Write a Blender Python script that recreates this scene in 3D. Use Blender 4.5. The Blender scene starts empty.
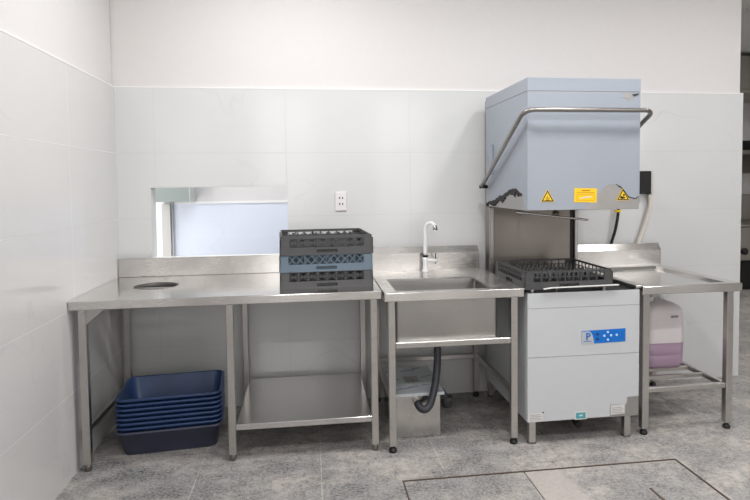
import bpy, bmesh, math, random
from mathutils import Vector, Matrix
random.seed(7)
S = bpy.context.scene
COL = S.collection
PI = math.pi

# ------------------------------------------------------------------ materials
def lin(c):
    return tuple(((v / 255) / 12.92 if v / 255 <= .04045 else ((v / 255 + .055) / 1.055) ** 2.4) for v in c) + (1,)

class Nodes:
    def __init__(self, name):
        self.m = bpy.data.materials.new(name); self.m.use_nodes = True
        self.t = self.m.node_tree; self.b = self.t.nodes['Principled BSDF']
    def n(self, kind, **kw):
        o = self.t.nodes.new(kind)
        for k, v in kw.items():
            if k.startswith('i_'):
                key = k[2:]; key = int(key) if key.isdigit() else key.replace('_', ' ')
                if hasattr(v, 'links'): self.t.links.new(v, o.inputs[key])
                else: o.inputs[key].default_value = v
            else: setattr(o, k, v)
        return o
    def math(self, op, a, b=None, c=None, clamp=False):
        o = self.t.nodes.new('ShaderNodeMath'); o.operation = op; o.use_clamp = clamp
        for i, v in enumerate((a, b, c)):
            if v is None: continue
            if hasattr(v, 'links'): self.t.links.new(v, o.inputs[i])
            else: o.inputs[i].default_value = v
        return o.outputs[0]
    def mix(self, f, a, b):
        o = self.t.nodes.new('ShaderNodeMix'); o.data_type = 'RGBA'
        for s, v in ((0, f), (6, a), (7, b)):
            if hasattr(v, 'links'): self.t.links.new(v, o.inputs[s])
            else: o.inputs[s].default_value = v
        return o.outputs[2]
    def set(self, key, v):
        if hasattr(v, 'links'): self.t.links.new(v, self.b.inputs[key])
        else: self.b.inputs[key].default_value = v
    def ramp(self, f, a, b):
        o = self.t.nodes.new('ShaderNodeMapRange'); o.clamp = True
        self.t.links.new(f, o.inputs[0]); o.inputs[1].default_value = a; o.inputs[2].default_value = b
        return o.outputs[0]
    def pos(self):
        g = self.n('ShaderNodeNewGeometry').outputs['Position']
        s = self.n('ShaderNodeSeparateXYZ', i_0=g)
        return g, s.outputs[0], s.outputs[1], s.outputs[2]
    def scaled(self, vec, sc):
        return self.n('ShaderNodeMapping', i_Vector=vec, i_Scale=sc).outputs[0]
    def noise(self, vec, scale, detail=3, rough=.55):
        return self.n('ShaderNodeTexNoise', i_Vector=vec, i_Scale=scale, i_Detail=detail, i_Roughness=rough).outputs[0]
    def bump(self, h, strength, dist=.002):
        o = self.n('ShaderNodeBump', i_Strength=strength, i_Distance=dist, i_Height=h)
        self.t.links.new(o.outputs[0], self.b.inputs['Normal'])

def plain(name, rgb, rough=.5, metal=0., coat=0., var=.06, spec=.5):
    N = Nodes(name); g = N.n('ShaderNodeTexCoord').outputs['Object']
    f = N.noise(g, 23, 3); c = lin(rgb)
    N.set('Base Color', N.mix(f, tuple(v * (1 - var) for v in c[:3]) + (1,), tuple(min(1, v * (1 + var)) for v in c[:3]) + (1,)))
    N.set('Roughness', rough); N.set('Metallic', metal); N.set('Coat Weight', coat); N.set('Specular IOR Level', spec)
    return N.m

def steel(name, rgb, rough=.3, stretch=(2, 2, 90), var=.1, stain=.0, aniso=.0, wave=.0):
    """brushed sheet steel: horizontal grain smears reflections upright on vertical sheets"""
    N = Nodes(name); g = N.n('ShaderNodeTexCoord').outputs['Object']
    f = N.noise(N.scaled(g, stretch), 9, 3)
    f2 = N.noise(g, 4, 3)
    c = lin(rgb)
    base = N.mix(f2, tuple(v * (1 - var) for v in c[:3]) + (1,), tuple(min(1, v * (1 + var)) for v in c[:3]) + (1,))
    if stain:
        base = N.mix(N.math('MULTIPLY', N.ramp(N.noise(g, 30, 4), .55, .8), stain), base, lin((120, 112, 106)))
    N.set('Base Color', base); N.set('Metallic', 1.)
    N.set('Roughness', N.math('ADD', N.math('MULTIPLY', N.math('ADD', f, f2), .08), rough - .08))
    if aniso:
        N.set('Anisotropic', aniso)
        N.set('Tangent', N.n('ShaderNodeCombineXYZ', i_0=.02, i_1=.06, i_2=1.).outputs[0])
    if wave: N.bump(N.noise(g, 7, 1), wave, .01)
    return N.m

def tile(name, axis, off, rgb, grout, zs=.4155, xs=.82, rough=.12, vein=.28, tint2=None):
    N = Nodes(name); g, x, y, z = N.pos(); u = x if axis == 'x' else y
    def line(v, o, s, w):
        d = N.math('ABSOLUTE', N.math('SUBTRACT', N.math('FRACT', N.math('ADD', N.math('DIVIDE', N.math('SUBTRACT', v, o), s), .5)), .5))
        return N.math('LESS_THAN', d, w / s)
    lm = N.math('MAXIMUM', line(u, off, xs, .0016), line(z, 0, zs, .0018))
    warp = N.n('ShaderNodeVectorMath', operation='ADD', i_0=g, i_1=N.n('ShaderNodeTexNoise', i_Vector=g, i_Scale=1.3, i_Detail=3).outputs[1]).outputs[0]
    v = N.noise(N.scaled(warp, (.8, .8, 1.5)), 1.1, 3, .5)
    vm = N.math('SUBTRACT', 1, N.ramp(N.math('ABSOLUTE', N.math('SUBTRACT', v, .5)), .0, .009))
    vm = N.math('MULTIPLY', vm, N.ramp(N.noise(g, .9, 2), .45, .7))
    cl = N.noise(g, 1.6, 3)
    c = lin(rgb)
    body = N.mix(cl, tuple(q * .955 for q in c[:3]) + (1,), tuple(min(1, q * 1.03) for q in c[:3]) + (1,))
    body = N.mix(N.math('MULTIPLY', vm, vein), body, lin((168, 172, 178)))
    N.set('Base Color', N.mix(N.math('MULTIPLY', lm, .6), body, lin(grout)))
    N.set('Roughness', N.math('ADD', N.math('MULTIPLY', lm, .5), rough))
    N.bump(N.math('SUBTRACT', 1, lm), .25, .001)
    return N.m

def floor_mat(name, cover=False):
    N = Nodes(name); g, x, y, z = N.pos()
    def line(v, o, s, w):
        d = N.math('ABSOLUTE', N.math('SUBTRACT', N.math('FRACT', N.math('ADD', N.math('DIVIDE', N.math('SUBTRACT', v, o), s), .5)), .5))
        return N.math('LESS_THAN', d, w / s)
    n1 = N.noise(g, 70, 5, .75); n2 = N.noise(g, 9, 5, .65); n3 = N.noise(N.scaled(g, (1, 1.6, 1)), 2.3, 5, .62)
    vor = N.n('ShaderNodeTexVoronoi', i_Vector=g, i_Scale=120.).outputs['Distance']
    c = N.mix(N.ramp(n1, .40, .60), lin((66, 66, 68)), lin((152, 150, 149)))
    c = N.mix(N.math('MULTIPLY', N.ramp(n2, .38, .62), .45), c, lin((172, 171, 170)))
    c = N.mix(N.math('MULTIPLY', N.ramp(vor, .28, .16), .55), c, lin((196, 195, 193)))
    # trodden cement dust: thicker where the traffic passes to the right, blown clear under the left table
    drift = N.ramp(x, .2, 3.4)
    dust = N.math('ADD', N.math('MULTIPLY', N.ramp(n3, .44, .60), .75), N.math('MULTIPLY', drift, .34))
    dust = N.math('MULTIPLY', dust, N.ramp(N.noise(g, 22, 6, .75), .34, .60), clamp=True)
    if cover:
        patch = N.math('MULTIPLY', N.math('MULTIPLY', N.ramp(N.math('ADD', x, N.math('MULTIPLY', n2, .06)), 2.255, 2.275), N.ramp(N.math('ADD', x, N.math('MULTIPLY', n2, .16)), 2.56, 2.5)), .8)
        dust = N.math('MAXIMUM', dust, patch)
    c = N.mix(N.math('MULTIPLY', dust, .85), c, lin((196, 188, 181)))
    if not cover:
        lm = N.math('MAXIMUM', line(x, .62, .6155, .0018), line(y, -.66, .6155, .0018))
        c = N.mix(N.math('MULTIPLY', lm, N.ramp(n2, .3, .6)), c, lin((196, 190, 182)))
    N.set('Base Color', c); N.set('Roughness', N.math('ADD', N.math('MULTIPLY', n2, .3), .38)); N.set('Specular IOR Level', .35)
    N.bump(n1, .15, .001)
    return N.m

M = {}
M['tile_back'] = tile('white marble wall tile back', 'x', .233, (215, 216, 216), (192, 192, 191))
M['tile_left'] = tile('white marble wall tile left', 'y', -.70, (213, 212, 211), (218, 218, 216), rough=.1)
M['tile_far'] = tile('pale blue wall tile', 'x', .472, (224, 230, 243), (222, 230, 240), zs=.335, xs=.66, rough=.25, vein=.1)
M['plaster'] = plain('off white plaster', (220, 217, 216), .8, var=.02)
M['white_trim'] = plain('white tile edge trim', (240, 240, 238), .4, var=.02)
M['reveal'] = plain('white hatch reveal', (216, 216, 214), .4, var=.02)
M['ceiling'] = plain('white ceiling paint', (228, 228, 226), .8, var=.02)
M['floor'] = floor_mat('grey stone floor tile with dust')
M['cover'] = floor_mat('grey stone trench cover', True)
M['rust'] = plain('rusty angle iron', (92, 76, 64), .8, var=.3)
M['pit'] = plain('dark trench concrete', (50, 48, 46), .9)
M['steel'] = steel('brushed stainless steel', (214, 211, 208), .26, (2, 60, 60), aniso=.75, wave=.10)
M['steel_top'] = steel('stainless table top', (222, 220, 218), .17, (3, 60, 3), var=.04, wave=.06)
M['steel_leg'] = steel('stainless square tube', (198, 195, 192), .33, (40, 40, 3), stain=.25, wave=.06)
M['steel_dull'] = steel('dull stainless plate', (182, 180, 178), .32, (60, 2, 2), stain=.12, aniso=.6, wave=.06)
M['steel_trap'] = steel('grease trap stainless', (204, 201, 198), .22, (3, 3, 30), stain=.2, wave=.35)
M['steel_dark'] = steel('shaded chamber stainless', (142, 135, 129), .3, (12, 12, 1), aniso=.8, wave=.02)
M['scrap_shade'] = plain('steel rim darkened for hole shade', (92, 90, 88), .5, .6)  # shade inside the hole put into the ring and sleeve colour
M['handle'] = plain('satin steel handle', (158, 154, 150), .28, 1., var=.02)
M['chrome'] = plain('polished chrome', (210, 210, 210), .08, 1.)
M['foot_rubber'] = plain('black plastic foot', (22, 22, 23), .45)
M['foot_steel'] = plain('grey steel bullet foot', (128, 122, 116), .35, .8)
M['film_hood'] = plain('pale blue protective film hood', (156, 163, 174), .42, 0., .15, var=.03)
M['film_base'] = plain('pale grey protective film base', (200, 203, 206), .4, 0., .15, var=.02)
M['torn'] = plain('torn dark film edge', (44, 41, 40), .7, var=.3)  # brown glue and the shadow of curled film share this dark colour
M['rack_grey'] = plain('charcoal rack plastic', (80, 80, 81), .5, var=.05)
M['rack_dark'] = plain('dark grey rack plastic', (72, 72, 73), .5, var=.05)
M['rack_blue'] = plain('slate blue rack plastic', (104, 120, 133), .5, var=.04)
M['tub_blue'] = plain('navy blue tub plastic', (40, 64, 106), .36, var=.05)
M['tub_grey'] = plain('dark slate tub plastic', (68, 72, 92), .42, var=.05)
M['white_plastic'] = plain('white glossy plastic', (240, 240, 240), .25, var=.01)
M['plate_white'] = plain('white outlet plastic', (232, 226, 228), .35, var=.01)
M['black'] = plain('black plastic', (20, 20, 21), .45)
M['dark_hole'] = plain('dark slot', (46, 44, 46), .7)
M['hose_black'] = plain('dark grey ribbed hose', (52, 54, 60), .42)
M['hose_white'] = plain('off white hose', (216, 210, 202), .45)
M['pvc_grey'] = plain('grey pvc pipe', (104, 104, 106), .5)
M['yellow'] = plain('yellow sticker', (246, 204, 40), .45, var=.03)
M['amber'] = plain('amber label', (250, 204, 30), .45, var=.02)
M['amber_dark'] = plain('brown label print', (190, 128, 20), .5)
M['blue_panel'] = plain('blue control foil', (0, 112, 206), .3, var=.02)
M['grey_panel'] = plain('grey control foil', (186, 190, 194), .35, var=.01)
M['blue_ink'] = plain('blue letter', (30, 110, 190), .4)
M['navy_disp'] = plain('dark blue display', (30, 62, 120), .3)
M['button'] = plain('pale blue button', (196, 224, 248), .35)
M['teal'] = plain('teal sticker', (74, 160, 170), .4)
M['paper'] = plain('white label paper', (214, 212, 210), .6)
M['print_grey'] = plain('grey label print', (150, 148, 148), .6)
M['lid_film'] = plain('bluish white lid film', (200, 206, 210), .35, var=.08)
M['ink_scrawl'] = plain('blue film print', (70, 86, 150), .5)
M['box_green'] = plain('grey green painted metal', (140, 149, 146), .5, var=.01)
M['box_pale'] = plain('pale metal side', (196, 200, 198), .5, var=.01)
M['pillar'] = plain('beige painted pillar', (200, 198, 195), .6, var=.02)
M['kitchen_steel'] = steel('range stainless', (170, 166, 160), .35, (40, 40, 2))
M['cast_black'] = plain('black range body', (14, 14, 15), .6)
M['lamp_white'] = plain('white lamp housing', (235, 235, 235), .5)
M['canister'] = plain('milky canister plastic', (238, 232, 234), .38, var=.02)
M['liquid'] = plain('purple detergent', (184, 156, 180), .35, var=.03)
N = Nodes('led diffuser'); N.set('Base Color', (1, 1, 1, 1)); N.set('Emission Color', (1, .98, .95, 1)); N.set('Emission Strength', 6.); M['led'] = N.m

# ------------------------------------------------------------------ mesh builder
class MB:
    def __init__(self): self.bm = bmesh.new()
    def box(self, x0, x1, y0, y1, z0, z1, bev=0., seg=1, mtx=None):
        b = bmesh.new()
        bmesh.ops.create_cube(b, size=1)
        for v in b.verts:
            v.co = Vector(((x0 + x1) / 2 + v.co.x * (x1 - x0), (y0 + y1) / 2 + v.co.y * (y1 - y0), (z0 + z1) / 2 + v.co.z * (z1 - z0)))
        if bev: bmesh.ops.bevel(b, geom=b.edges[:], offset=bev, segments=seg, affect='EDGES', profile=.5)
        if mtx is not None: bmesh.ops.transform(b, matrix=mtx, verts=b.verts)
        self.merge(b); return self
    def merge(self, b):
        me = bpy.data.meshes.new('tmp'); b.to_mesh(me); b.free(); self.bm.from_mesh(me); bpy.data.meshes.remove(me)
    def loops(self, rings, cap=True, closed=False, smooth=True):
        vs = [[self.bm.verts.new(p) for p in r] for r in rings]
        n = len(rings[0]); m = len(rings)
        for i in range(m if closed else m - 1):
            a, b = vs[i], vs[(i + 1) % m]
            for k in range(n):
                f = self.bm.faces.new((a[k], a[(k + 1) % n], b[(k + 1) % n], b[k])); f.smooth = smooth
        if cap and not closed:
            self.bm.faces.new(list(reversed(vs[0]))); self.bm.faces.new(vs[-1])
        return self
    def tube(self, pts, r, n=10, ridge=0.):
        pts = [Vector(p) for p in pts]; rings = []; prev = None
        for i, p in enumerate(pts):
            t = (pts[min(i + 1, len(pts) - 1)] - pts[max(i - 1, 0)]).normalized()
            if prev is None:
                a = Vector((0, 0, 1)) if abs(t.z) < .9 else Vector((1, 0, 0))
                u = t.cross(a).normalized()
            else: u = (prev - t * prev.dot(t)).normalized()
            prev = u; w = t.cross(u)
            rr = (r[i] if isinstance(r, (list, tuple)) else r) + (ridge if i % 2 else 0)
            rings.append([p + (u * math.cos(2 * PI * k / n) + w * math.sin(2 * PI * k / n)) * rr for k in range(n)])
        return self.loops(rings)
    def lathe(self, c, prof, n=20, axis='z'):
        rings = []
        for r, h in prof:
            ring = []
            for k in range(n):
                a = 2 * PI * k / n; p = (r * math.cos(a), r * math.sin(a), h)
                if axis == 'x': p = (h, p[0], p[1])
                if axis == 'y': p = (p[1], h, p[0])
                ring.append(Vector(c) + Vector(p))
            rings.append(ring)
        return self.loops(rings)
    def prism(self, poly, axis, a, b):
        """extrude a 2-D outline along an axis between a and b"""
        def P(q, h):
            if axis == 'y': return (q[0], h, q[1])
            if axis == 'x': return (h, q[0], q[1])
            return (q[0], q[1], h)
        v0 = [self.bm.verts.new(P(q, a)) for q in poly]; v1 = [self.bm.verts.new(P(q, b)) for q in poly]
        n = len(poly)
        self.bm.faces.new(v0); self.bm.faces.new(list(reversed(v1)))
        for k in range(n): self.bm.faces.new((v0[k], v1[k], v1[(k + 1) % n], v0[(k + 1) % n]))
        return self
    def ring(self, outer, inner, axis, a, b):
        n = len(outer)
        for k in range(n):
            self.prism([outer[k], outer[(k + 1) % n], inner[(k + 1) % n], inner[k]], axis, a, b)
        return self
    def quad(self, *p):
        self.bm.faces.new([self.bm.verts.new(q) for q in p]); return self
    def build(self, name, mat, parent=None, label=None):
        bmesh.ops.recalc_face_normals(self.bm, faces=self.bm.faces[:])
        me = bpy.data.meshes.new(name); 
        off = Vector((0, 0, 0))
        if parent is not None:
            o = parent
            while o is not None: off += o.location; o = o.parent
            bmesh.ops.translate(self.bm, verts=self.bm.verts[:], vec=-off)
        self.bm.to_mesh(me); self.bm.free(); me.materials.append(mat)
        o = bpy.data.objects.new(name, me); COL.objects.link(o)
        if parent is not None: o.parent = parent
        if label: o['label'] = label
        return o

def B(*a, **k): return MB().box(*a, **k)
def tag(o, label, cat, group=None):
    o['label'] = label; o['category'] = cat
    if group: o['group'] = group
    return o
def thing(name, loc, label, cat, group=None):
    o = bpy.data.objects.new(name, None); o.empty_display_size = .05; COL.objects.link(o); o.location = loc
    return tag(o, label, cat, group)
def struct(name, mb, mat, parent=None):
    o = mb.build(name, mat, parent); o['kind'] = 'structure'; return o
def arc(c, r, a0, a1, n, plane='xz'):
    out = []
    for i in range(n + 1):
        a = a0 + (a1 - a0) * i / n
        if plane == 'xz': out.append((c[0] + r * math.cos(a), c[1], c[2] + r * math.sin(a)))
        else: out.append((c[0], c[1] + r * math.cos(a), c[2] + r * math.sin(a)))
    return out
def smooth_path(pts, n=8):
    P = [Vector(p) for p in pts]; out = []
    for i in range(len(P) - 1):
        p0, p1, p2, p3 = P[max(i - 1, 0)], P[i], P[i + 1], P[min(i + 2, len(P) - 1)]
        for k in range(n):
            t = k / n
            out.append(.5 * ((2 * p1) + (p2 - p0) * t + (2 * p0 - 5 * p1 + 4 * p2 - p3) * t * t + (3 * p1 - p0 - 3 * p2 + p3) * t ** 3))
    out.append(P[-1]); return out

# ------------------------------------------------------------------ the room
WY = .03                                       # face of the tiled back wall
TH = .12
WX0, WX1, WZ0, WZ1 = .197, 1.062, .985, 1.446   # serving hatch
mb = MB()
E1 = 4.33
mb.box(-.2, WX0, WY, WY + TH, 0, 2.078); mb.box(WX1, E1, WY, WY + TH, 0, 2.078)
mb.box(WX0, WX1, WY, WY + TH, 0, WZ0); mb.box(WX0, WX1, WY, WY + TH, WZ1, 2.078)
struct('wall_back', mb, M['tile_back'])
struct('wall_back_upper', B(-.2, E1 - .02, WY + .010, WY + TH, 2.078, 3.1), M['plaster'])
struct('trim_1', B(0, E1, WY - .0015, WY + .010, 2.074, 2.081), M['white_trim'])
mb = MB().box(WX0, WX0 + .004, WY + .001, WY + TH - .001, WZ0, WZ1).box(WX1 - .004, WX1, WY + .001, WY + TH - .001, WZ0, WZ1)
mb.box(WX0 + .004, WX1 - .004, WY + .001, WY + TH - .001, WZ0, WZ0 + .004).box(WX0 + .004, WX1 - .004, WY + .001, WY + TH - .001, WZ1 - .004, WZ1)
struct('window_1', mb, M['reveal'])
struct('wall_left', B(-.2, 0, -5.6, WY, 0, 2.078), M['tile_left'])
struct('wall_left_upper', B(-.2, -.010, -5.6, WY, 2.078, 3.1), M['plaster'])
struct('trim_2', B(-.010, .0015, -5.6, WY - .002, 2.074, 2.081), M['white_trim'])
struct('ceiling', B(-.2, 8.2, -5.6, 4.1, 3.1, 3.2), M['ceiling'])
# unseen wall behind the camera; openings added to let in world light as fill
mb = MB().box(-.2, 8.2, -5.75, -5.6, 2.85, 3.1).box(-.2, 8.2, -5.75, -5.6, 0, .85)
for a, b in ((-.2, .4), (1.3, 2.3), (3.2, 4.2), (5.1, 6.1), (7.0, 8.2)): mb.box(a, b, -5.75, -5.6, .85, 2.85)
struct('wall_front', mb, M['plaster'])
struct('wall_right', B(8.0, 8.2, -5.6, 4.1, 0, 3.1), M['plaster'])
# floor with an open drain trench in it
PX0, PX1, PY0, PY1 = 1.625, 3.07, -1.9, -1.108
mb = MB()
mb.box(-.2, PX0, -5.6, 4.1, -.08, 0); mb.box(PX1, 8.2, -5.6, 4.1, -.08, 0)
mb.box(PX0, PX1, PY1, 4.1, -.08, 0); mb.box(PX0, PX1, -5.6, PY0, -.08, 0)
struct('floor', mb, M['floor'])
mb = MB().box(PX0, PX1, PY0, PY1, -.12, -.08)
struct('floor_trench', mb, M['pit'])
mb = MB()
for (a, b, c, d) in ((PX0, PX1, PY1 - .006, PY1), (PX0, PX0 + .005, PY0, PY1 - .006), (PX1 - .006, PX1, PY0, PY1 - .006)):
    mb.box(a, b, c, d, -.079, .0012)
struct('trim_3', mb, M['rust'])
sx = 2.243
for (a, b, lab) in ((PX0 + .008, sx - .0025, 'grey stone trench cover in the floor, left of the pale dusty one'),
                    (sx + .0025, PX1 - .009, 'wide stone trench cover with a pale dust patch and a lifting slot')):
    r = thing('trench_cover', ((a + b) / 2, -1.4, -.08), lab, 'trench cover', 'stone covers over the floor trench')
    B(a, b, PY0 + .01, PY1 - .009, -.079, -.001, bev=.002).build('slab', M['cover'], r)
    if a > 2: B(2.766, 2.778, -1.50, -1.362, -.001, .0012).build('lifting_slot', M['rust'], r)

# the next room through the hatch
struct('wall_far', B(-1.6, 2.6, 1.5, 1.6, 0, 1.307), M['tile_far'])
struct('wall_far_upper', B(-1.6, 4.0, 1.505, 1.6, 1.307, 3.1), M['plaster'])
struct('trim_4', B(-1.6, 2.6, 1.49, 1.505, 1.297, 1.315), M['white_trim'])
struct('trim_5', B(-.075, -.005, 1.44, 1.5, 0, 1.297), M['pillar'])
struct('wall_far_side', B(-1.75, -1.6, WY + TH, 1.6, 0, 3.1), M['plaster'])
struct('wall_partition', B(2.6, 2.7, WY + TH, 4.1, 0, 3.1), M['plaster'])
r = thing('wall_cabinet', (.08, 1.3, 1.318), 'grey-green box mounted high behind the hatch in the next room', 'electrical box')
B(-.085, .205, 1.2, 1.485, 1.322, 1.75, bev=.003).build('body', M['box_green'], r)
B(.205, .212, 1.2, 1.485, 1.322, 1.75).build('side_panel', M['box_pale'], r)
r = tag(MB().tube([(.005, 1.475, 0), (.005, 1.475, 1.322)], .007, 8).build('conduit', M['white_trim']), 'thin white conduit running down the far wall behind the hatch', 'pipe')

# ------------------------------------------------------------------ steel tables
def leg(root, x, y, ztop, w=.038, foot='steel', name='leg'):
    l = B(x - w / 2, x + w / 2, y - w / 2, y + w / 2, .035, ztop, bev=.003).build(name, M['steel_leg'], root)
    f = MB()
    if foot == 'steel': f.lathe((x, y, 0), [(.013, 0), (.015, .004), (.017, .022), (.016, .0349)], 14)
    else: f.lathe((x, y, 0), [(.019, 0), (.021, .003), (.021, .018), (.012, .02), (.012, .0349)], 14)
    f.build('foot', M['foot_steel'] if foot == 'steel' else M['foot_rubber'], l)
    return l

# -- work table with scrap hole
H = .883
XL, XR, YF = .004, 1.571, -.800
T1 = thing('work_table', (.79, -.4, 0), 'long stainless work table with a round scrap hole, against the left wall', 'table')
hx, hy, hr = .322, -.385, .117
mb = MB()
q = .14
for (a, b, c, d) in ((XL, hx - q, YF, -.0), (hx + q, XR, YF, -.0), (hx - q, hx + q, YF, hy - q), (hx - q, hx + q, hy + q, 0)):
    mb.box(a, b, c, d, H - .012, H)
n = 40
def sq(a):
    m = max(abs(math.cos(a)), abs(math.sin(a))); return (hx + q * math.cos(a) / m, hy + q * math.sin(a) / m)
angs = [2 * PI * (k + .0) / n for k in range(n)]
outer = [sq(a) for a in angs]; inner = [(hx + hr * math.cos(a), hy + hr * math.sin(a)) for a in angs]
mb.ring(outer, inner, 'z', H - .012, H)
mb.build('tabletop', M['steel_top'], T1)
mb = MB().box(XL, XR, YF - .001, YF + .014, H - .045, H - .0005, bev=.003)
mb.box(XL, XL + .012, YF + .014, 0, H - .045, H - .012).box(XR - .012, XR, YF + .014, 0, H - .045, H - .012)
mb.build('apron', M['steel'], T1)
mb = MB()
prof = [(hr - .001, .0008), (hr + .004, .0010), (hr + .004, .0003), (hr - .001, .0002)]
mb.loops([[(hx + r_ * math.cos(a), hy + r_ * math.sin(a), H + z_) for a in angs] for r_, z_ in prof], closed=True)
mb.loops([[(hx + r_ * math.cos(a), hy + r_ * math.sin(a), H + z_) for a in angs] for r_, z_ in [(hr, .0), (hr - .002, -.035), (hr - .004, -.035), (hr - .003, .0)]], closed=True)
mb.build('scrap_hole_ring', M['scrap_shade'], T1, 'rim of the round scrap hole, hole shade put into its colour')
B(XL, XR, -.018, 0, H, .999, bev=.003).build('backsplash', M['steel'], T1)
ly = YF + .047
for x in (.055, .777, 1.533):
    leg(T1, x, ly, H - .045)
    leg(T1, x, -.045, H - .045)
B(.796, 1.514, ly - .017, -.028, .165, .196, bev=.002).build('undershelf', M['steel_top'], T1)
B(.040, .068, ly + .019, -.064, .196, .226, bev=.003).build('side_rail', M['steel_leg'], T1)
MB().prism([(.074, H - .046), (.165, H - .046), (.074, H - .125)], 'y', ly - .012, ly - .009).build('gusset', M['steel_dull'], T1)
B(.08, 1.51, -.40, -.36, H - .05, H - .0125).build('cross_rail', M['steel_leg'], T1)

# -- sink table
H2 = .876
XL, XR, YF = 1.582, 2.347, -.842
T2 = thing('sink_table', (1.96, -.42, 0), 'stainless single-bowl sink unit with tall splashback beside the work table', 'sink')
bx0, bx1, by0, by1 = 1.650, 2.182, -.795, -.382
mb = MB()
for (a, b, c, d) in ((XL, bx0, YF + .0, 0), (bx1, XR, YF, 0), (bx0, bx1, YF, by0), (bx0, bx1, by1, 0)): mb.box(a, b, c, d, H2 - .010, H2)
mb.build('tabletop', M['steel'], T2)
mb = MB().box(XL, XR, YF - .001, YF + .014, H2 - .047, H2 - .0005, bev=.003)
mb.box(XL, XL + .012, YF + .014, 0, H2 - .047, H2 - .01).box(XR - .012, XR, YF + .014, 0, H2 - .047, H2 - .01)
mb.build('apron', M['steel'], T2)
mb = MB(); zb = .575
def rrect(x0, x1, y0, y1, r, z, n=4):
    pts = []
    for cx, cy, a in ((x1 - r, y1 - r, 0), (x0 + r, y1 - r, PI / 2), (x0 + r, y0 + r, PI), (x1 - r, y0 + r, 1.5 * PI)):
        for k in range(n + 1): pts.append((cx + r * math.cos(a + PI / 2 * k / n), cy + r * math.sin(a + PI / 2 * k / n), z))
    return pts
e = .002
mb.loops([rrect(bx0 - .004, bx1 + .030, by0, by1 + .004, .004, H2 - .011), rrect(bx0 - .004, bx1 + .03, by0, by1 + .004, .02, H2 - .05),
          rrect(bx0 - .004, bx1 + .03, by0, by1 + .004, .02, zb + .02), rrect(bx0 + .01, bx1 + .015, by0 + .015, by1 - .015, .02, zb),
          rrect(bx0 + .02, bx1 + .005, by0 + .025, by1 - .025, .02, zb + .004), rrect(bx0, bx1 + .026, by0 + .004, by1, .02, zb + .03),
          rrect(bx0, bx1 + .026, by0 + .004, by1, .02, H2 - .05), rrect(bx0, bx1 + .026, by0 + .004, by1, .004, H2 - .011)], cap=False, closed=False)
mb.bm.faces.ensure_lookup_table()
mb.box(bx0 + .018, bx1 + .01, by0 + .02, by1 - .02, zb + .0015, zb + .0045)
mb.build('basin', M['steel_dull'], T2)
MB().lathe((1.92, -.58, zb), [(.03, -.06), (.03, -.002), (.045, .0), (.045, .0065), (.03, .0075), (.028, .005)], 20).build('drain', M['chrome'], T2)
mb = MB().prism([(-.05, H2), (-.05, .990), (-.012, 1.028), (-.0, 1.028), (-.0, H2)], 'x', XL, XR - .02); mb.build('backsplash', M['steel'], T2)
ly = YF + .048
for x in (1.624, 2.303):
    leg(T2, x, ly, H2 - .047, foot='rubber'); leg(T2, x, -.045, H2 - .047, foot='rubber')
B(1.643, 2.284, ly - .016, ly + .016, .568, .60, bev=.003).build('front_rail', M['steel_leg'], T2)
B(1.643, 2.284, -.061, -.029, .265, .295, bev=.003).build('back_rail', M['steel_leg'], T2)
for x in (1.624, 2.303): B(x - .014, x + .014, ly + .019, -.064, .275, .305, bev=.003).build('side_rail', M['steel_leg'], T2)

# -- landing table on the right
H3 = .862
XL, XR, YF = 3.036, 3.648, -.8446
T3 = thing('landing_table', (3.34, -.42, 0), 'stainless landing table with sunken draining top, right of the dishwasher', 'table')
ix0, ix1, iy0, iy1 = 3.075, 3.575, -.800, -.115
mb = MB()
def rc(x0, x1, y0, y1, z): return [(x0, y0, z), (x1, y0, z), (x1, y1, z), (x0, y1, z)]
mb.loops([rc(XL, XR, YF, 0, H3 - .03), rc(XL, XR, YF, 0, H3), rc(ix0, ix1, iy0, iy1, H3), rc(ix0 + .012, ix1 - .022, iy0 + .012, iy1 - .02, H3 - .018)], smooth=False)
mb.build('tabletop', M['steel_top'], T3)
mb = MB().box(XL, XR, YF - .002, YF + .013, H3 - .047, H3 - .0005, bev=.003)
mb.box(XR - .012, XR + .001, YF + .013, 0, H3 - .047, H3 - .0005, bev=.002).box(XL, XL + .01, YF + .013, 0, H3 - .047, H3 - .031)
mb.build('apron', M['steel'], T3)
mb = MB().box(XL - .034, XL + .002, YF + .01, -.25, H3 - .012, H3 + .004, bev=.002); mb.build('side_lip', M['steel_dull'], T3)
mb = MB().prism([(-.045, H3), (-.045, .968), (-.012, 1.012), (-.0, 1.012), (-.0, H3)], 'x', XL - .02, XR + .004); mb.build('backsplash', M['steel'], T3)
ly = YF + .048
for x in (3.078, 3.600):
    leg(T3, x, ly, H3 - .047, w=.040, foot='rubber')
for x in (3.078, 3.592): leg(T3, x, -.06, H3 - .047, foot='rubber')
B(3.098, 3.58, ly - .014, ly + .014, .243, .271, bev=.003).build('front_rail', M['steel_leg'], T3)
for y in (-.61, -.47, -.30): B(3.092, 3.572, y - .012, y + .012, .247, .270, bev=.003).build('shelf_bar', M['steel_leg'], T3)
for x in (3.078, 3.588): B(x - .014, x + .014, ly + .02, -.079, .243, .271, bev=.003).build('side_rail', M['steel_leg'], T3)

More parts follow.
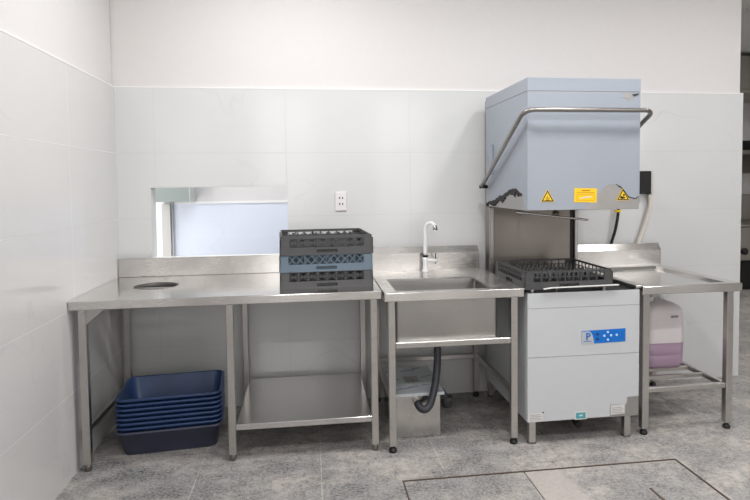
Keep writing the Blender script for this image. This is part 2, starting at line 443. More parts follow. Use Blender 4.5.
# ------------------------------------------------------------------ glass racks
def rack_mesh(kind, w=.512, h=.096):
    """frame, floor and lattice sides in one moulded piece, base centre at the origin"""
    mb = MB(); k = w / 2; t = .006; zb = .041; h = .104 if kind != 'pegs' else .100
    for side in range(4):
        R = Matrix.Rotation(side * PI / 2, 4, 'Z')
        def bx(*a): mb.box(*a, mtx=R)
        # solid lower band with a grip opening
        bx(-k, -.057, -k, -k + t, 0, zb); bx(.057, k, -k, -k + t, 0, zb); bx(-.057, .057, -k, -k + t, .029, zb)
        bx(-.057, .057, -k, -k + t, 0, .0115); bx(-.057, .057, -k + .016, -k + .019, .0118, .031); bx(-.057, .057, -k + t, -k + .019, .031, .034)
        bx(-.057, -.054, -k + t, -k + .016, .0118, .031); bx(.054, .057, -k + t, -k + .016, .0118, .031)
        # corner posts and rim, set back so the next rack nests on them
        bx(-k + .001, -k + .050, -k + .001, -k + .009, zb - .003, .089); bx(k - .050, k - .001, -k + .001, -k + .009, zb - .003, .089)
        bx(-k + .0075, k - .0075, -k + .0075, -k + .0145, .089, h); bx(-k + .050, k - .050, -k + .002, -k + .010, .089, .0915)
        bx(-k + .003, k - .003, -k + .003, -k + .013, zb - .004, zb)
        x0, x1 = -k + .050, k - .050; z0, z1 = zb, .089; y0, y1 = -k + .002, -k + .0065
        if kind == 'diamond':
            nn = 10; s = (x1 - x0) / nn
            for i in range(nn):
                for (a, b, c, d) in ((x0 + i * s, z0, x0 + (i + 1) * s, z1), (x0 + i * s, z1, x0 + (i + 1) * s, z0)):
                    L = math.hypot(c - a, d - b); an = math.atan2(d - b, c - a); wv = .0021
                    nx, nz = -math.sin(an) * wv, math.cos(an) * wv
                    b2 = MB(); b2.prism([(a + nx, b + nz), (c + nx, d + nz), (c - nx, d - nz), (a - nx, b - nz)], 'y', y0, y1)
                    bmesh.ops.transform(b2.bm, matrix=R, verts=b2.bm.verts); mb.merge(b2.bm)
        else:
            nn = 8 if kind == 'cells' else 9; s = (x1 - x0) / nn
            for i in range(nn + 1): bx(x0 + i * s - .003, x0 + i * s + .003, y0, y1, z0, z1)
            zm = (z0 + z1) / 2; bx(x0, x1, y0, y1, zm - .0025, zm + .0025)
            for i in range(nn):
                for (a, b, c, d) in ((x0 + i * s, z0 + .003, x0 + (i + 1) * s, z1 - .003), (x0 + i * s, z1 - .003, x0 + (i + 1) * s, z0 + .003)):
                    if kind == 'pegs': continue
                    an = math.atan2(d - b, c - a); nx, nz = -math.sin(an) * .0018, math.cos(an) * .0018
                    b2 = MB(); b2.prism([(a + nx, b + nz), (c + nx, d + nz), (c - nx, d - nz), (a - nx, b - nz)], 'y', y0, y1)
                    bmesh.ops.transform(b2.bm, matrix=R, verts=b2.bm.verts); mb.merge(b2.bm)
    for i in range(1, 12):
        p = -k + i * w / 12
        mb.box(p - .0025, p + .0025, -k + t, k - t, .0115, .019); mb.box(-k + t, k - t, p - .0025, p + .0025, .0115, .018)
    return mb
def divider_mesh(axis, p, w=.512):
    mb = MB(); k = w / 2 - .0145; nn = 7
    def bx(a, b, c, d, e, f):
        mb.box(a, b, c, d, e, f) if axis == 'x' else mb.box(c, d, a, b, e, f)
    bx(-k, k, p - .0015, p + .0015, .076, .082); bx(-k, k, p - .0015, p + .0015, .019, .032)
    for i in range(nn + 1):
        u = -k + 2 * k * i / nn
        bx(u - .007, u + .007, p - .0015, p + .0015, .032, .092)
    return mb
def make_rack(name, loc, kind, mat, label, group=None, rz=0, cells=5):
    r = thing(name, (0, 0, 0), label, 'dish rack', group)
    rack_mesh(kind).build('frame', mat, r)
    if kind == 'cells':
        first = divider_mesh('x', 0)
        for axis in 'xy':
            for i in range(1, cells): divider_mesh(axis, -.238 + .476 * i / cells).build('divider', mat, r)
    if kind == 'diamond':
        for axis in 'xy':
            for i in range(1, 4): divider_mesh(axis, -.238 + .476 * i / 4).build('divider', mat, r)
    if kind == 'pegs':
        p = MB().lathe((0, 0, 0), [(.0095, .0), (.0085, .03), (.0065, .058), (.003, .064)], 8).build('peg', mat, r); p.location = (-.19, -.19, .017)
        for i in range(8):
            for j in range(8):
                if i == j == 0: continue
                c = p.copy(); COL.objects.link(c); c.parent = r; c.location = (-.19 + .38 * i / 7, -.19 + .38 * j / 7, .017)
    r.location = loc; r.rotation_euler.z = rz
    return r
G = 'dish racks stacked on the work table'
rx, ry = 1.276, -.400
make_rack('dish_rack', (rx, ry, H), 'cells', M['rack_grey'], 'bottom charcoal dish rack of the three stacked on the work table', G, .050, 3)
make_rack('dish_rack', (rx - .001, ry + .002, H + .0925), 'diamond', M['rack_blue'], 'slate blue dish rack with diamond lattice, middle of the stack of three', G, .047)
make_rack('dish_rack', (rx + .002, ry, H + .185), 'cells', M['rack_grey'], 'top charcoal dish rack of the stack, its open compartments showing', G, .052)

# ------------------------------------------------------------------ nested tubs
def tub_mesh(W, D, hh):
    mb = MB(); r = .045
    def lp(ins, z, rr=r): return rrect(-W / 2 + ins, W / 2 - ins, -D / 2 + ins, D / 2 - ins, rr, z, 6)
    mb.loops([lp(.040, .0), lp(.034, .004), lp(.012, hh - .012), lp(.002, hh - .012, .05), lp(.0, hh - .009, .05), lp(.0, hh - .002, .05), lp(.004, hh, .05),
              lp(.011, hh, .045), lp(.0145, hh - .004), lp(.0365, .009), lp(.046, .004)], cap=True)
    return mb
def add_tub(i, z, mat, label, d=(0, 0), rz=0):
    o = tub_mesh(.552, .418, .136).build('bus_tub', mat); tag(o, label, 'tub', 'nested plastic tubs under the work table')
    o.location = (.406 + d[0], -.415 + d[1], z); o.rotation_euler.z = math.radians(5.6) + rz
    return o
labs = ['dark slate tub at the very bottom of the nested stack, its whole side showing', 'second tub from the bottom of the nested blue stack', 'third tub from the bottom of the nested blue stack',
        'fourth tub from the bottom of the nested blue stack', 'fifth tub from the bottom of the nested blue stack', 'third tub from the top of the nested blue stack',
        'second tub from the top of the nested blue stack', 'topmost navy blue tub of the nested stack, empty and open']
for i, l in enumerate(labs):
    add_tub(i, .0 + i * .0258, M['tub_grey'] if i == 0 else M['tub_blue'], l, (0, 0), 0)

# ------------------------------------------------------------------ tap
T = thing('sink_tap', (1.946, -.108, H2), 'white swan-neck tap with a small lever behind the sink bowl', 'tap')
fx, fy = 1.946, -.108
MB().lathe((fx, fy, H2), [(.026, 0), (.026, .004), (.018, .013), (.0165, .05), (.019, .075), (.0195, .092)], 18).build('body', M['white_plastic'], T)
MB().lathe((fx, fy, H2), [(.016, .0921), (.0185, .093), (.0185, .105), (.016, .106)], 18).build('collar', M['black'], T)
p = [(fx, fy, H2 + .106), (fx + .001, fy, H2 + .2)] + [(fx + .030 - .030 * math.cos(a), fy - .055 * (1 - math.cos(a)) / 2, H2 + .268 + .050 * math.sin(a)) for a in [PI * k / 10 for k in range(0, 9)]]
MB().tube(smooth_path(p, 4), .0132, 12).build('spout', M['white_plastic'], T)
e_ = Vector(p[-1])
MB().tube([e_ + Vector((.0, 0, .004)), e_ + Vector((.003, -.004, -.026))], .0155, 12).build('nozzle', M['chrome'], T)
MB().tube([(fx + .012, fy, H2 + .072), (fx + .03, fy - .002, H2 + .07), (fx + .078, fy - .004, H2 + .068)], [.011, .013, .011], 10).build('lever', M['white_plastic'], T)
MB().tube([(fx + .068, fy - .003, H2 + .045), (fx + .068, fy - .003, H2 + .118)], .0032, 8).build('lever_pin', M['dark_hole'], T)

# ------------------------------------------------------------------ grease trap, hose, floor drain
GT = thing('grease_trap', (1.78, -.42, 0), 'low stainless grease trap box with film-covered lid under the sink', 'grease trap')
mb = MB().box(1.655, 1.925, -.632, -.19, .0, .244, bev=.003); mb.build('box', M['steel_trap'], GT)
lid = B(1.642, 1.945, -.650, -.160, .2445, .262, bev=.002).build('lid', M['lid_film'], GT)
B(1.75, 1.835, -.46, -.35, .2621, .2627).build('lid_opening', M['steel_dull'], lid, 'bare brown-grey steel window in the lid film')
B(1.795, 1.809, -.455, -.40, .2628, .270, bev=.002).build('lid_handle', M['steel_dull'], lid)
for (cx, cy, n_, s, an) in ((1.66, -.25, 5, .02, .3), (1.80, -.24, 6, .02, .2), (1.895, -.36, 5, .018, .4), (1.76, -.55, 7, .02, .25), (1.86, -.52, 4, .014, .2), (1.90, -.645, 6, .016, .15), (1.70, -.40, 4, .014, .2), (1.68, -.58, 4, .014, .2), (1.86, -.20, 4, .015, .3)):
    pts = []
    for k in range(n_):
        x_ = cx + (k - n_ / 2) * s * .8; y_ = cy + math.sin(an) * (k - n_ / 2) * s
        pts += [(x_, y_ - s * .5, .2622), (x_ + s * .15, y_ + s * random.uniform(.2, .8), .2622), (x_ + s * .45, y_ + s * random.uniform(-.3, .2), .2622), (x_ + s * .75, y_ + s * random.uniform(-.1, .6), .2622)]
    MB().tube(pts, .0016, 4).build('film_print', M['ink_scrawl'], lid)
MB().tube([(1.785, -.632, .210), (1.787, -.662, .207)], .021, 14).build('inlet_stub', M['steel'], GT)
mb = MB().tube(smooth_path([(1.787, -.655, .208), (1.790, -.672, .201), (1.800, -.690, .189), (1.822, -.700, .186), (1.850, -.690, .207), (1.878, -.665, .27), (1.900, -.63, .34), (1.915, -.60, .43), (1.92, -.58, .515)], 9), .0205, 12, ridge=.0018)
tag(mb.build('drain_hose', M['hose_black']), 'dark ribbed drain hose curving from the sink bowl to the grease trap', 'hose')
FD = thing('drain_pipe', (2.062, -.20, 0), 'short grey pipe socket standing out of the floor beside the grease trap', 'pipe')
mb = MB(); mb.loops([[(2.062 + r_ * math.cos(a), -.20 + r_ * math.sin(a), z_) for a in angs] for r_, z_ in [(.03, 0), (.03, .03), (.036, .034), (.036, .07), (.029, .07), (.028, .02)]], cap=True)
mb.build('socket', M['pvc_grey'], FD)
MB().tube(smooth_path([(2.055, -.20, .021), (2.05, -.195, .075), (2.03, -.17, .10), (1.985, -.15, .105), (1.927, -.15, .10)], 6), .016, 12).build('waste_pipe', M['pvc_grey'], FD)

# ------------------------------------------------------------------ hood dishwasher
DX0, DX1, DF, DB = 2.3685, 3.0215, -.836, -.062
D = thing('dishwasher', (2.695, -.45, 0), 'tall hood-type dishwasher under protective film, hood raised, between sink and landing table', 'dishwasher')
base = B(DX0 + .003, DX1 - .003, DF + .004, DB, .127, .832, bev=.002).build('base_cabinet', M['steel_dull'], D)
B(DX0 + .02, DX1 - .02, DF + .03, -.17, .8325, .838).build('wash_tank', M['dark_hole'], D)
f = DF - .0005
MB().box(DX0, DX1, f, DF + .004, .762, .845).box(DX0, DX0 + .012, DF + .004, DF + .03, .8, .845).box(DX1 - .012, DX1, DF + .004, DF + .03, .8, .845).build('control_band', M['film_base'], D)
B(DX0, DX1, f - .001, DF + .004, .490, .759).build('upper_panel', M['film_base'], D)
low = MB().prism([(DX0, .128), (2.85, .133), (2.85, .199), (2.950, .199), (2.952, .238), (DX1, .240), (DX1, .487), (DX0, .487)], 'y', f - .0005, DF + .004).build('lower_panel', M['film_base'], D)
MB().box(2.851, DX1, DF + .0005, DF + .004, .128, .239).build('bare_corner', M['steel_dull'], D, 'bare brown-grey steel corner where the film is off')
B(DX0 - .0005, DX0 + .003, DF + .004, DB, .128, .832).build('side_panel', M['film_base'], D)
B(DX1 - .003, DX1 + .0005, DF + .004, DB, .128, .832).build('side_panel', M['film_base'], D)
for x in (DX0 + .035, DX1 - .055):
    for y in (DF + .035, -.06):
        l = B(x - .019, x + .019, y - .019, y + .019, .006, .1265, bev=.002).build('leg', M['steel_leg'], D)
        MB().lathe((x, y, 0), [(.026, 0), (.026, .0058)], 14).build('foot', M['foot_steel'], l)
MB().tube([(2.70, -.70, .126), (2.70, -.70, .08), (2.702, -.73, .062), (2.704, -.76, .06)], .018, 12).build('drain_elbow', M['black'], D)
# rack guide rails on the tank
for x in (2.41, 2.83): B(x - .01, x + .01, -.80, -.2, .838, .8655, bev=.002).build('rack_guide', M['steel'], D)
mb = MB().prism([(2.452, .868), (2.50, .8735), (2.885, .8775), (2.887, .8815), (2.50, .8775), (2.452, .8715)], 'y', -.862, -.846); mb.build('guide_strip', M['white_trim'], D)
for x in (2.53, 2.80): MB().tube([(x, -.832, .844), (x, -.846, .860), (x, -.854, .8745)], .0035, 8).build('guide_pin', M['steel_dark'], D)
# column
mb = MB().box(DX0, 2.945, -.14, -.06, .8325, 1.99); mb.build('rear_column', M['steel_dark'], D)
MB().box(DX0 - .001, 2.394, -.165, -.14, .8325, 1.29, bev=.003).build('column_post', M['steel_dull'], D)
MB().box(2.955, 2.978, -.165, -.06, .8325, 1.29, bev=.003).build('column_post', M['steel_dull'], D)
MB().box(2.932, 2.9545, -.145, -.141, .8325, 1.29).build('slot_strip', M['black'], D)  # black strip in the slot between column panel and right post
# hood
HZ0, HZ1 = 1.297, 2.008
HX1 = 3.014
hood = MB()
hood.box(DX0, HX1, DF, DF + .012, HZ0, HZ1, bev=.002).box(DX0, DX0 + .012, DF + .012, -.085, HZ0, HZ1).box(HX1 - .012, HX1, DF + .012, -.085, HZ0, HZ1)
hood.box(DX0 + .012, HX1 - .012, DF + .012, -.085, HZ1 - .012, HZ1); hood.box(DX0 + .012, HX1 - .012, -.05 - .006, -.05, 1.5, HZ1 - .012)
hood = hood.build('hood', M['steel_dull'], D)
def jag(pts, amp, n, seed):
    rnd = random.Random(seed); out = []
    for (a, b) in zip(pts[:-1], pts[1:]):
        for k in range(n):
            t = k / n; j = amp if k else amp * .3
            out.append((a[0] + (b[0] - a[0]) * t + rnd.uniform(-j, j), a[1] + (b[1] - a[1]) * t + rnd.uniform(-j, j)))
    out.append(pts[-1]); return out
torn = jag([(2.693, 1.303), (2.735, 1.345), (2.79, 1.40), (2.825, 1.433), (2.878, 1.436), (2.915, 1.41), (2.945, 1.372), (2.985, 1.356), (HX1 + .0, 1.368)], .004, 3, 3)
poly = [(DX0, HZ0 + .004), (2.69, HZ0 + .004)] + torn + [(HX1, 1.936), (DX0, 1.936)]
MB().prism(poly, 'y', DF - .0014, DF - .0002).build('front_film', M['film_hood'], hood, 'pale blue film with a torn lower right corner')
MB().box(DX0 - .003, HX1 + .003, DF - .003, -.085, 1.9395, HZ1 + .004, bev=.002).build('top_cap', M['film_hood'], hood)
edge = [p for p in torn[12:]]
mb = MB()
for i in range(len(edge) - 1):
    a, b = edge[i], edge[i + 1]; w = .002 + .006 * abs(math.sin(i * 1.7))
    mb.prism([(a[0], a[1]), (b[0], b[1]), (b[0], b[1] - w * .6), (a[0], a[1] - w)], 'y', DF - .0045, DF - .0003)
mb.build('torn_edge', M['torn'], hood)
patch = jag([(2.897, 1.912), (2.925, 1.932), (2.965, 1.926), (3.004, 1.932), (2.978, 1.914), (2.955, 1.889), (2.93, 1.904), (2.897, 1.912)], .003, 2, 5)
MB().prism(patch[:-1], 'y', DF - .0022, DF - .0015).build('film_tear', M['steel_dull'], hood, 'small bare steel patch torn in the film near the top right')
MB().prism([(2.965, 1.9265), (3.004, 1.9325), (3.004, 1.926), (2.980, 1.916)], 'y', DF - .005, DF - .0023).build('torn_edge', M['torn'], hood)
side_top = jag([(-.10, 1.318), (-.25, 1.335), (-.36, 1.362), (-.47, 1.385), (-.62, 1.412), (-.70, 1.400), (-.755, 1.385), (-.80, 1.315)], .008, 4, 11)
sp = [(DF - .0014, HZ0 + .004), (-.815, HZ0 + .004)] + list(reversed(side_top)) + [(-.085, 1.318), (-.085, 1.936), (DF - .0014, 1.936)]
MB().prism(sp, 'x', DX0 - .0016, DX0 - .0002).build('side_film', M['film_hood'], hood)
B(HX1 + .0002, HX1 + .0016, DF, -.085, HZ0 + .03, 1.936).build('side_film', M['film_hood'], hood)
mb = MB(); rnd = random.Random(4); q_ = side_top[1:25]
for i in range(len(q_) - 1):
    a, b = q_[i], q_[i + 1]
    wa = .012 + .022 * abs(math.sin(i * .55)) + rnd.uniform(0, .008)
    if i > 18: wa *= .35
    mb.prism([(a[0], a[1] + .004), (b[0], b[1] + .004), (b[0] , b[1] - wa), (a[0], a[1] - wa * .8)], 'x', DX0 - .005, DX0 - .0003)
mb.build('torn_edge', M['torn'], hood)
B(DX0 - .022, DX0 - .002, -.243, -.222, 1.505, 1.695, bev=.002).build('hinge_strip', M['film_hood'], hood)
# handle: one bent tube round three sides of the hood
hz = 1.832; hyf = -.905; xl, xr = DX0 - .042, HX1 + .042
hp = [(xl, -.108, 1.425), (xl, -.20, 1.472), (xl, -.84, 1.803)]
for k in range(7):
    a = PI / 2 * k / 6; hp.append((xl + .06 * (1 - math.cos(a)), -.845 - .06 * math.sin(a), 1.805 + .027 * math.sin(a)))
hp += [(2.6, hyf, hz), (2.8, hyf, hz)]
for k in range(7):
    a = PI / 2 * k / 6; hp.append((xr - .05 + .05 * math.sin(a), -.855 - .05 * math.cos(a), 1.807 + .025 * math.cos(a)))
hp += [(xr, -.80, 1.782), (xr, -.20, 1.472), (xr, -.108, 1.425)]
hd = MB().tube(hp, .0125, 12).build('handle', M['handle'], hood)
for x0, x1 in ((xl - .012, DX0), (HX1, xr + .012)):
    MB().tube([(x0, -.11, 1.426), (x1, -.11, 1.426)], .012, 10).build('pivot', M['foot_rubber'], hd)
# spray arm
arm = B(D.location.x - .225, D.location.x + .205, D.location.y - .012, D.location.y + .012, -.006, .006, bev=.003).build('spray_arm', M['steel'], D)
arm.location = Vector((2.672, -.47, 1.243)) - D.location; arm.rotation_euler = (0, .10, -.55)
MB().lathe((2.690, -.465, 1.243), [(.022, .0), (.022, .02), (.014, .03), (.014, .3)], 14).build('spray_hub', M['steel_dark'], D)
# stickers on the hood
def tri(cx, cz, s): return [(cx - s, cz - s * .58), (cx + s, cz - s * .58), (cx, cz + s * 1.16)]
def warn(cx, cz, kind):
    st = MB().prism(tri(cx, cz, .0395), 'y', DF - .0030, DF - .0015).build('warning_sticker', M['yellow'], hood)
    mb = MB().ring(tri(cx, cz, .035), tri(cx, cz, .0265), 'y', DF - .0036, DF - .0030)
    y0, y1 = DF - .0036, DF - .0030
    if kind == 'hot':
        for k in (-1, 0, 1):
            x_ = cx + k * .007
            pts = [(x_ + .0018 * math.sin(t * 1.2), cz - .010 + t * .0032) for t in range(7 if k == 0 else 5)]
            for a, b in zip(pts[:-1], pts[1:]): mb.prism([(a[0] - .0012, a[1]), (a[0] + .0012, a[1]), (b[0] + .0012, b[1]), (b[0] - .0012, b[1])], 'y', y0, y1)
        mb.prism([(cx - .013, cz - .0145), (cx + .013, cz - .0145), (cx + .013, cz - .0125), (cx - .013, cz - .0125)], 'y', y0, y1)
    else:
        mb.prism([(cx - .017, cz - .012), (cx - .004, cz - .014), (cx + .010, cz - .012), (cx + .012, cz - .005), (cx + .004, cz - .003), (cx - .006, cz - .001), (cx - .013, cz + .004), (cx - .016, cz - .002)], 'y', y0, y1)
        mb.prism([(cx + .0045 + .006 * math.cos(a), cz + .007 + .006 * math.sin(a)) for a in [2 * PI * k / 10 for k in range(10)]], 'y', y0, y1)
    mb.build('symbol', M['black'], st)
warn(2.480, 1.366, 'hot'); warn(2.917, 1.368, 'hand')
yl = MB().prism([(2.632, 1.339), (2.762, 1.336), (2.764, 1.413), (2.634, 1.416)], 'y', DF - .0030, DF - .0015).build('notice_label', M['amber'], hood)
mb = MB()
mb.box(2.675, 2.725, DF - .0035, DF - .003, 1.399, 1.405); mb.box(2.648, 2.748, DF - .0035, DF - .003, 1.389, 1.392)
for a in ((2.648, 2.748, 1.3795, 1.381), (2.648, 2.748, 1.347, 1.3485), (2.648, 2.6495, 1.3485, 1.3795), (2.7465, 2.748, 1.3485, 1.3795)): mb.box(a[0], a[1], DF - .0035, DF - .003, a[2], a[3])
mb.build('print', M['amber_dark'], yl)
mb = MB().prism([(2.665, 1.357), (2.70, 1.362), (2.73, 1.366), (2.735, 1.371), (2.70, 1.369), (2.672, 1.364)], 'y', DF - .0036, DF - .003); mb.build('emblem', M['paper'], yl)
# control panel
cp = MB().prism([(2.679, .551), (2.938, .556), (2.938, .630), (2.679, .625)], 'y', f - .003, f - .0011).build('control_panel', M['blue_panel'], D)
cur = [(2.679, .5515), (2.752, .553), (2.748, .575), (2.744, .595), (2.736, .612), (2.722, .622), (2.679, .6215)]
MB().prism(cur, 'y', f - .0036, f - .0031).build('brand_plate', M['grey_panel'], cp)
mb = MB(); y0, y1 = f - .0042, f - .0037
mb.box(2.705, 2.714, y0, y1, .574, .614)
hs_ = [-PI / 2 + PI * k / 8 for k in range(9)]
for a, b in zip(hs_[:-1], hs_[1:]):
    mb.prism([(2.714 + .018 * math.cos(a), .601 + .013 * math.sin(a)), (2.714 + .018 * math.cos(b), .601 + .013 * math.sin(b)),
              (2.714 + .009 * math.cos(b), .601 + .005 * math.sin(b)), (2.714 + .009 * math.cos(a), .601 + .005 * math.sin(a))], 'y', y0, y1)
mb.box(2.688, 2.738, y0, y1, .565, .5685)
mb.build('letter_mark', M['blue_ink'], cp)
for z in (.577, .604): B(2.763, 2.780, f - .0042, f - .0031, z - .007, z + .007).build('display', M['navy_disp'], cp)
for (x, z) in ((2.833, .613), (2.812, .593), (2.852, .594), (2.885, .595), (2.833, .570)):
    MB().lathe((x, f - .0031, z), [(.0068, 0), (.0068, -.002), (.005, -.003)], 14, 'y').build('button', M['button'], cp)
mb = MB()
for z in (.607, .596, .580): mb.box(2.911, 2.918, f - .0036, f - .0031, z - .0015, z + .0015)
mb.build('print', M['navy_disp'], cp)
st = MB().box(2.641, 2.712, f - .002, f - .0007, .127, .172).build('energy_sticker', M['paper'], D, 'small teal sticker with pale border')
B(2.648, 2.705, f - .0026, f - .002, .133, .166).build('field', M['teal'], st)
B(2.668, 2.688, f - .003, f - .0026, .146, .154).build('print', M['paper'], st)
for (a, b, c, d) in ((2.372, 2.457, .131, .176), (2.853, 2.938, .142, .194)):
    st = MB().prism([(a, c), (b, c + .004), (b, d + .004), (a, d)], 'y', f - .002, f - .0007).build('rating_label', M['paper'], D)
    mb = MB()
    for k in range(4): mb.box(a + .008, b - .008 - .01 * (k % 2), f - .0024, f - .002, c + .010 + k * .009, c + .0125 + k * .009)
    mb.build('print', M['print_grey'], st)
MB().box(2.452, 2.460, f - .004, f - .0008, .178, .184).build('film_tab', M['torn'], D)
# peg rack in the wash chamber
make_rack('peg_rack', (2.606, -.585, .8657), 'pegs', M['rack_dark'], 'dark grey peg rack sitting in the open dishwasher')

# ------------------------------------------------------------------ jerrycan on the landing table's shelf bars
CZ = .2710
K = thing('detergent_can', (3.395, -.385, CZ), 'milky plastic canister half full of purple liquid under the landing table', 'canister')
cx0, cx1, cy0, cy1 = 3.270, 3.532, -.515, -.255
def ring_(ins, z, r=.05): return rrect(cx0 + ins, cx1 - ins, cy0 + ins, cy1 - ins, r, z, 6)
mb = MB().loops([ring_(.03, CZ), ring_(.01, CZ + .008), ring_(.001, CZ + .03), ring_(0, CZ + .08), ring_(.003, CZ + .084), ring_(.003, CZ + .088), ring_(0, CZ + .092), ring_(-.002, CZ + .19), ring_(0, CZ + .30), ring_(.002, CZ + .355),
                 ring_(.012, CZ + .385), ring_(.04, CZ + .405, .04), ring_(.08, CZ + .412, .03)])
mb.build('body', M['canister'], K)
mb = MB().loops([ring_(.0295, CZ - .0005), ring_(.0095, CZ + .0075), ring_(.0005, CZ + .03), ring_(-.0005, CZ + .08), ring_(.0025, CZ + .084), ring_(.0025, CZ + .088), ring_(-.0005, CZ + .092), ring_(-.002, CZ + .165)]); mb.build('liquid', M['liquid'], K, 'purple liquid filling the lower part')
MB().lathe((3.34, -.41, CZ + .412), [(.028, 0), (.028, .03), (.024, .032)], 18).build('cap', M['white_plastic'], K)
MB().tube(smooth_path([(3.36, -.375, CZ + .408), (3.375, -.375, CZ + .435), (3.43, -.375, CZ + .435), (3.455, -.375, CZ + .405)], 6), .011, 10).build('grip', M['white_plastic'], K)
B(3.425, 3.472, cy0 - .0035, cy0 - .001, CZ + .325, CZ + .337).build('stamp', M['print_grey'], K)

# ------------------------------------------------------------------ things on the wall
O = thing('wall_outlet', (1.405, WY, 1.338), 'white double wall outlet on the tiles above the work table', 'outlet')
pl = B(1.368, 1.442, WY - .010, WY, 1.277, 1.402, bev=.003, seg=2).build('plate', M['plate_white'], O)
for z in (1.362, 1.322):
    mb = MB()
    for x in (1.397, 1.417): mb.box(x - .0035, x + .0035, WY - .0108, WY - .0101, z - .0065, z + .0065)
    mb.build('socket', M['dark_hole'], O)
SB = thing('isolator_switch', (3.567, WY, 1.44), 'black isolator switch on the wall behind the hood', 'switch')
B(3.48, 3.588, WY - .055, WY, 1.36, 1.522, bev=.004).build('body', M['black'], SB)
B(3.588, 3.606, WY - .05, WY, 1.362, 1.522, bev=.003).build('side_cover', M['pillar'], SB)
mb = MB().tube(smooth_path([(3.592, 0.005, 1.362), (3.596, .0, 1.30), (3.580, 0, 1.22), (3.548, .0, 1.12), (3.51, .0, 1.02), (3.49, .008, .92)], 6), .0165, 10)
tag(mb.build('power_conduit', M['hose_white']), 'off-white flexible conduit hanging from the black isolator switch', 'conduit')
CB = thing('power_cable', (3.34, 0, 1.24), 'black cable with yellow tag hanging behind the raised hood', 'cable')
MB().tube(smooth_path([(3.352, -.01, 1.45), (3.350, -.012, 1.30), (3.343, -.012, 1.20), (3.325, -.008, 1.10), (3.305, .004, 1.012), (3.30, .014, .92)], 6), .0105, 10).build('cord', M['black'], CB)
B(3.325, 3.362, -.030, .008, 1.236, 1.251, bev=.002).build('tag', M['yellow'], CB)

# ------------------------------------------------------------------ kitchen beyond the wall's end
R = thing('cooking_range', (7.1, 3.4, 0), 'steel cooking range with black base glimpsed past the end of the wall', 'range')
B(6.3, 7.9, 3.16, 3.85, 0, .39, bev=.01).build('body', M['cast_black'], R)
B(6.3, 7.9, 3.10, 3.85, .395, .84, bev=.008).build('front_panel', M['kitchen_steel'], R)
B(6.3, 7.9, 3.04, 3.85, .845, .88, bev=.006).build('top_ledge', M['kitchen_steel'], R)
for x in (6.45, 6.83, 7.2): MB().lathe((x, 3.10, .52), [(.045, 0), (.045, -.03), (.028, -.045)], 14, 'y').build('knob', M['black'], R)
B(6.3, 7.9, 3.75, 3.85, .885, 1.25, bev=.006).build('back_panel', M['kitchen_steel'], R)
SH = thing('wall_shelf', (7.1, 3.9, 1.8), 'steel wall shelf above the range past the wall end', 'shelf')
B(6.3, 7.9, 3.35, 3.98, 1.80, 1.86, bev=.004).build('board', M['steel_dark'], SH)
for x in (6.4, 7.3): B(x, x + .03, 3.5, 3.98, 1.55, 1.80).build('bracket', M['steel_dark'], SH)
PN = thing('wire_tray', (6.9, 3.55, 1.86), 'dark wire tray on the wall shelf past the wall end', 'tray')
mb = MB()
for k in range(30): mb.box(6.5 + k * .03, 6.512 + k * .03, 3.4, 3.75, 1.865, 1.99)
mb.box(6.5, 7.39, 3.4, 3.75, 1.8605, 1.8655); mb.build('basket', M['black'], PN)
EH = thing('extractor_hood', (7.1, 3.4, 2.5), 'grey steel extractor hood above the range past the wall end', 'hood')
MB().prism([(3.06, 2.62), (3.9, 2.62), (3.9, 3.05), (3.06, 3.05)], 'x', 6.3, 7.9).build('canopy', M['kitchen_steel'], EH)
B(6.29, 7.91, 3.04, 3.91, 2.57, 2.615, bev=.004).build('rim', M['kitchen_steel'], EH)
struct('wall_kitchen', B(2.7, 8.0, 4.0, 4.1, 0, 3.1), M['plaster'])

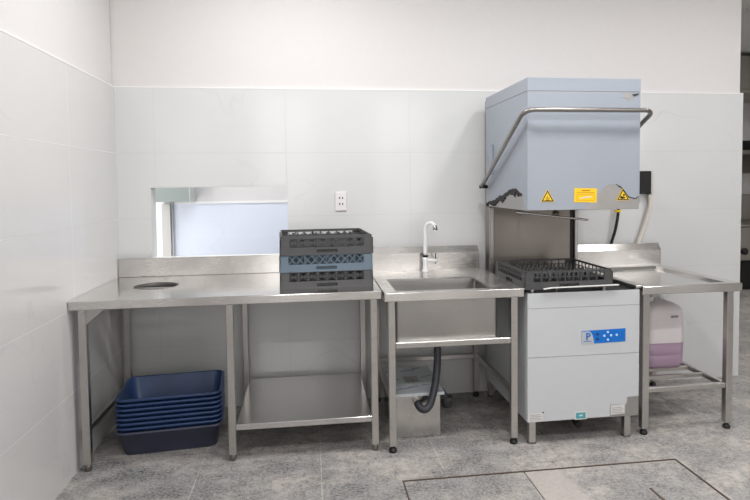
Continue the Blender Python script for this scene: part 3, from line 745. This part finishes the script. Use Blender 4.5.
# ------------------------------------------------------------------ lights: LED battens on the ceilings
def ceiling_light(x, y, L, power, label, along='x', color=(1, .992, .985), z=3.1, w=.1):
    sx, sy = (L, w) if along == 'x' else (w, L)
    t = thing('ceiling_light', (x, y, z), label, 'ceiling light', 'ceiling lights')
    B(x - sx / 2, x + sx / 2, y - sy / 2, y + sy / 2, z - .05, z - .001, bev=.004).build('housing', M['lamp_white'], t)
    ld = bpy.data.lights.new('batten', 'AREA'); ld.shape = 'RECTANGLE'; ld.size = sx * .97; ld.size_y = sy * .9; ld.energy = power; ld.color = color
    lo = bpy.data.objects.new('lamp', ld); COL.objects.link(lo); lo.parent = t; lo.location = (0, 0, -.055)
for (x, y, P_, l) in ((1.05, -1.05, 23, 'square downlight nearest the left wall, front row'), (1.95, -1.75, 20, 'square downlight above the work table end, front row'), (3.0, -1.60, 17, 'square downlight before the dishwasher, front row'), (4.3, -1.30, 16, 'square downlight by the wall end, front row'),
                      (.85, -3.4, 14, 'square downlight nearest the left wall, rear row'), (1.95, -3.4, 14, 'second square downlight from the left wall, rear row'), (3.0, -3.4, 14, 'third square downlight from the left wall, rear row'), (4.3, -3.4, 14, 'square downlight farthest right, rear row')):
    ceiling_light(x, y, .22, P_, l, w=.22)
ceiling_light(6.0, 1.3, 1.2, 40, 'batten over the kitchen past the wall end')
ceiling_light(.9, .40, 1.2, 21, 'batten in the room behind the hatch', color=(.9, .95, 1))

W = bpy.data.worlds.new('World'); S.world = W; W.use_nodes = True
W.node_tree.nodes['Background'].inputs[0].default_value = (1, .985, .975, 1)
W.node_tree.nodes['Background'].inputs[1].default_value = 2.8

# ------------------------------------------------------------------ camera
yaw, pitch, roll = .1368, -.0497, -.0112
fw = Vector((math.sin(yaw) * math.cos(pitch), math.cos(yaw) * math.cos(pitch), math.sin(pitch)))
rt = Vector((math.cos(yaw), -math.sin(yaw), 0)); up = rt.cross(fw)
rt2 = math.cos(roll) * rt + math.sin(roll) * up; up2 = -math.sin(roll) * rt + math.cos(roll) * up
cd = bpy.data.cameras.new('camera'); cam = bpy.data.objects.new('camera', cd); COL.objects.link(cam)
mw = Matrix((rt2, up2, -fw)).transposed().to_4x4(); mw.translation = (1.2043, -3.8856, 1.4467)
cam.matrix_world = mw
cd.sensor_width = 36; cd.lens = 588.46 / 750 * 36; cd.shift_x = (375 - 391.38) / 750; cd.shift_y = (213.84 - 250) / 750
cd.clip_start = .05; cd.clip_end = 50
S.camera = cam
S.view_settings.view_transform = 'Standard'; S.view_settings.look = 'None'; S.view_settings.gamma = 1
S.view_settings.use_curve_mapping = False; S.view_settings.exposure = -.10
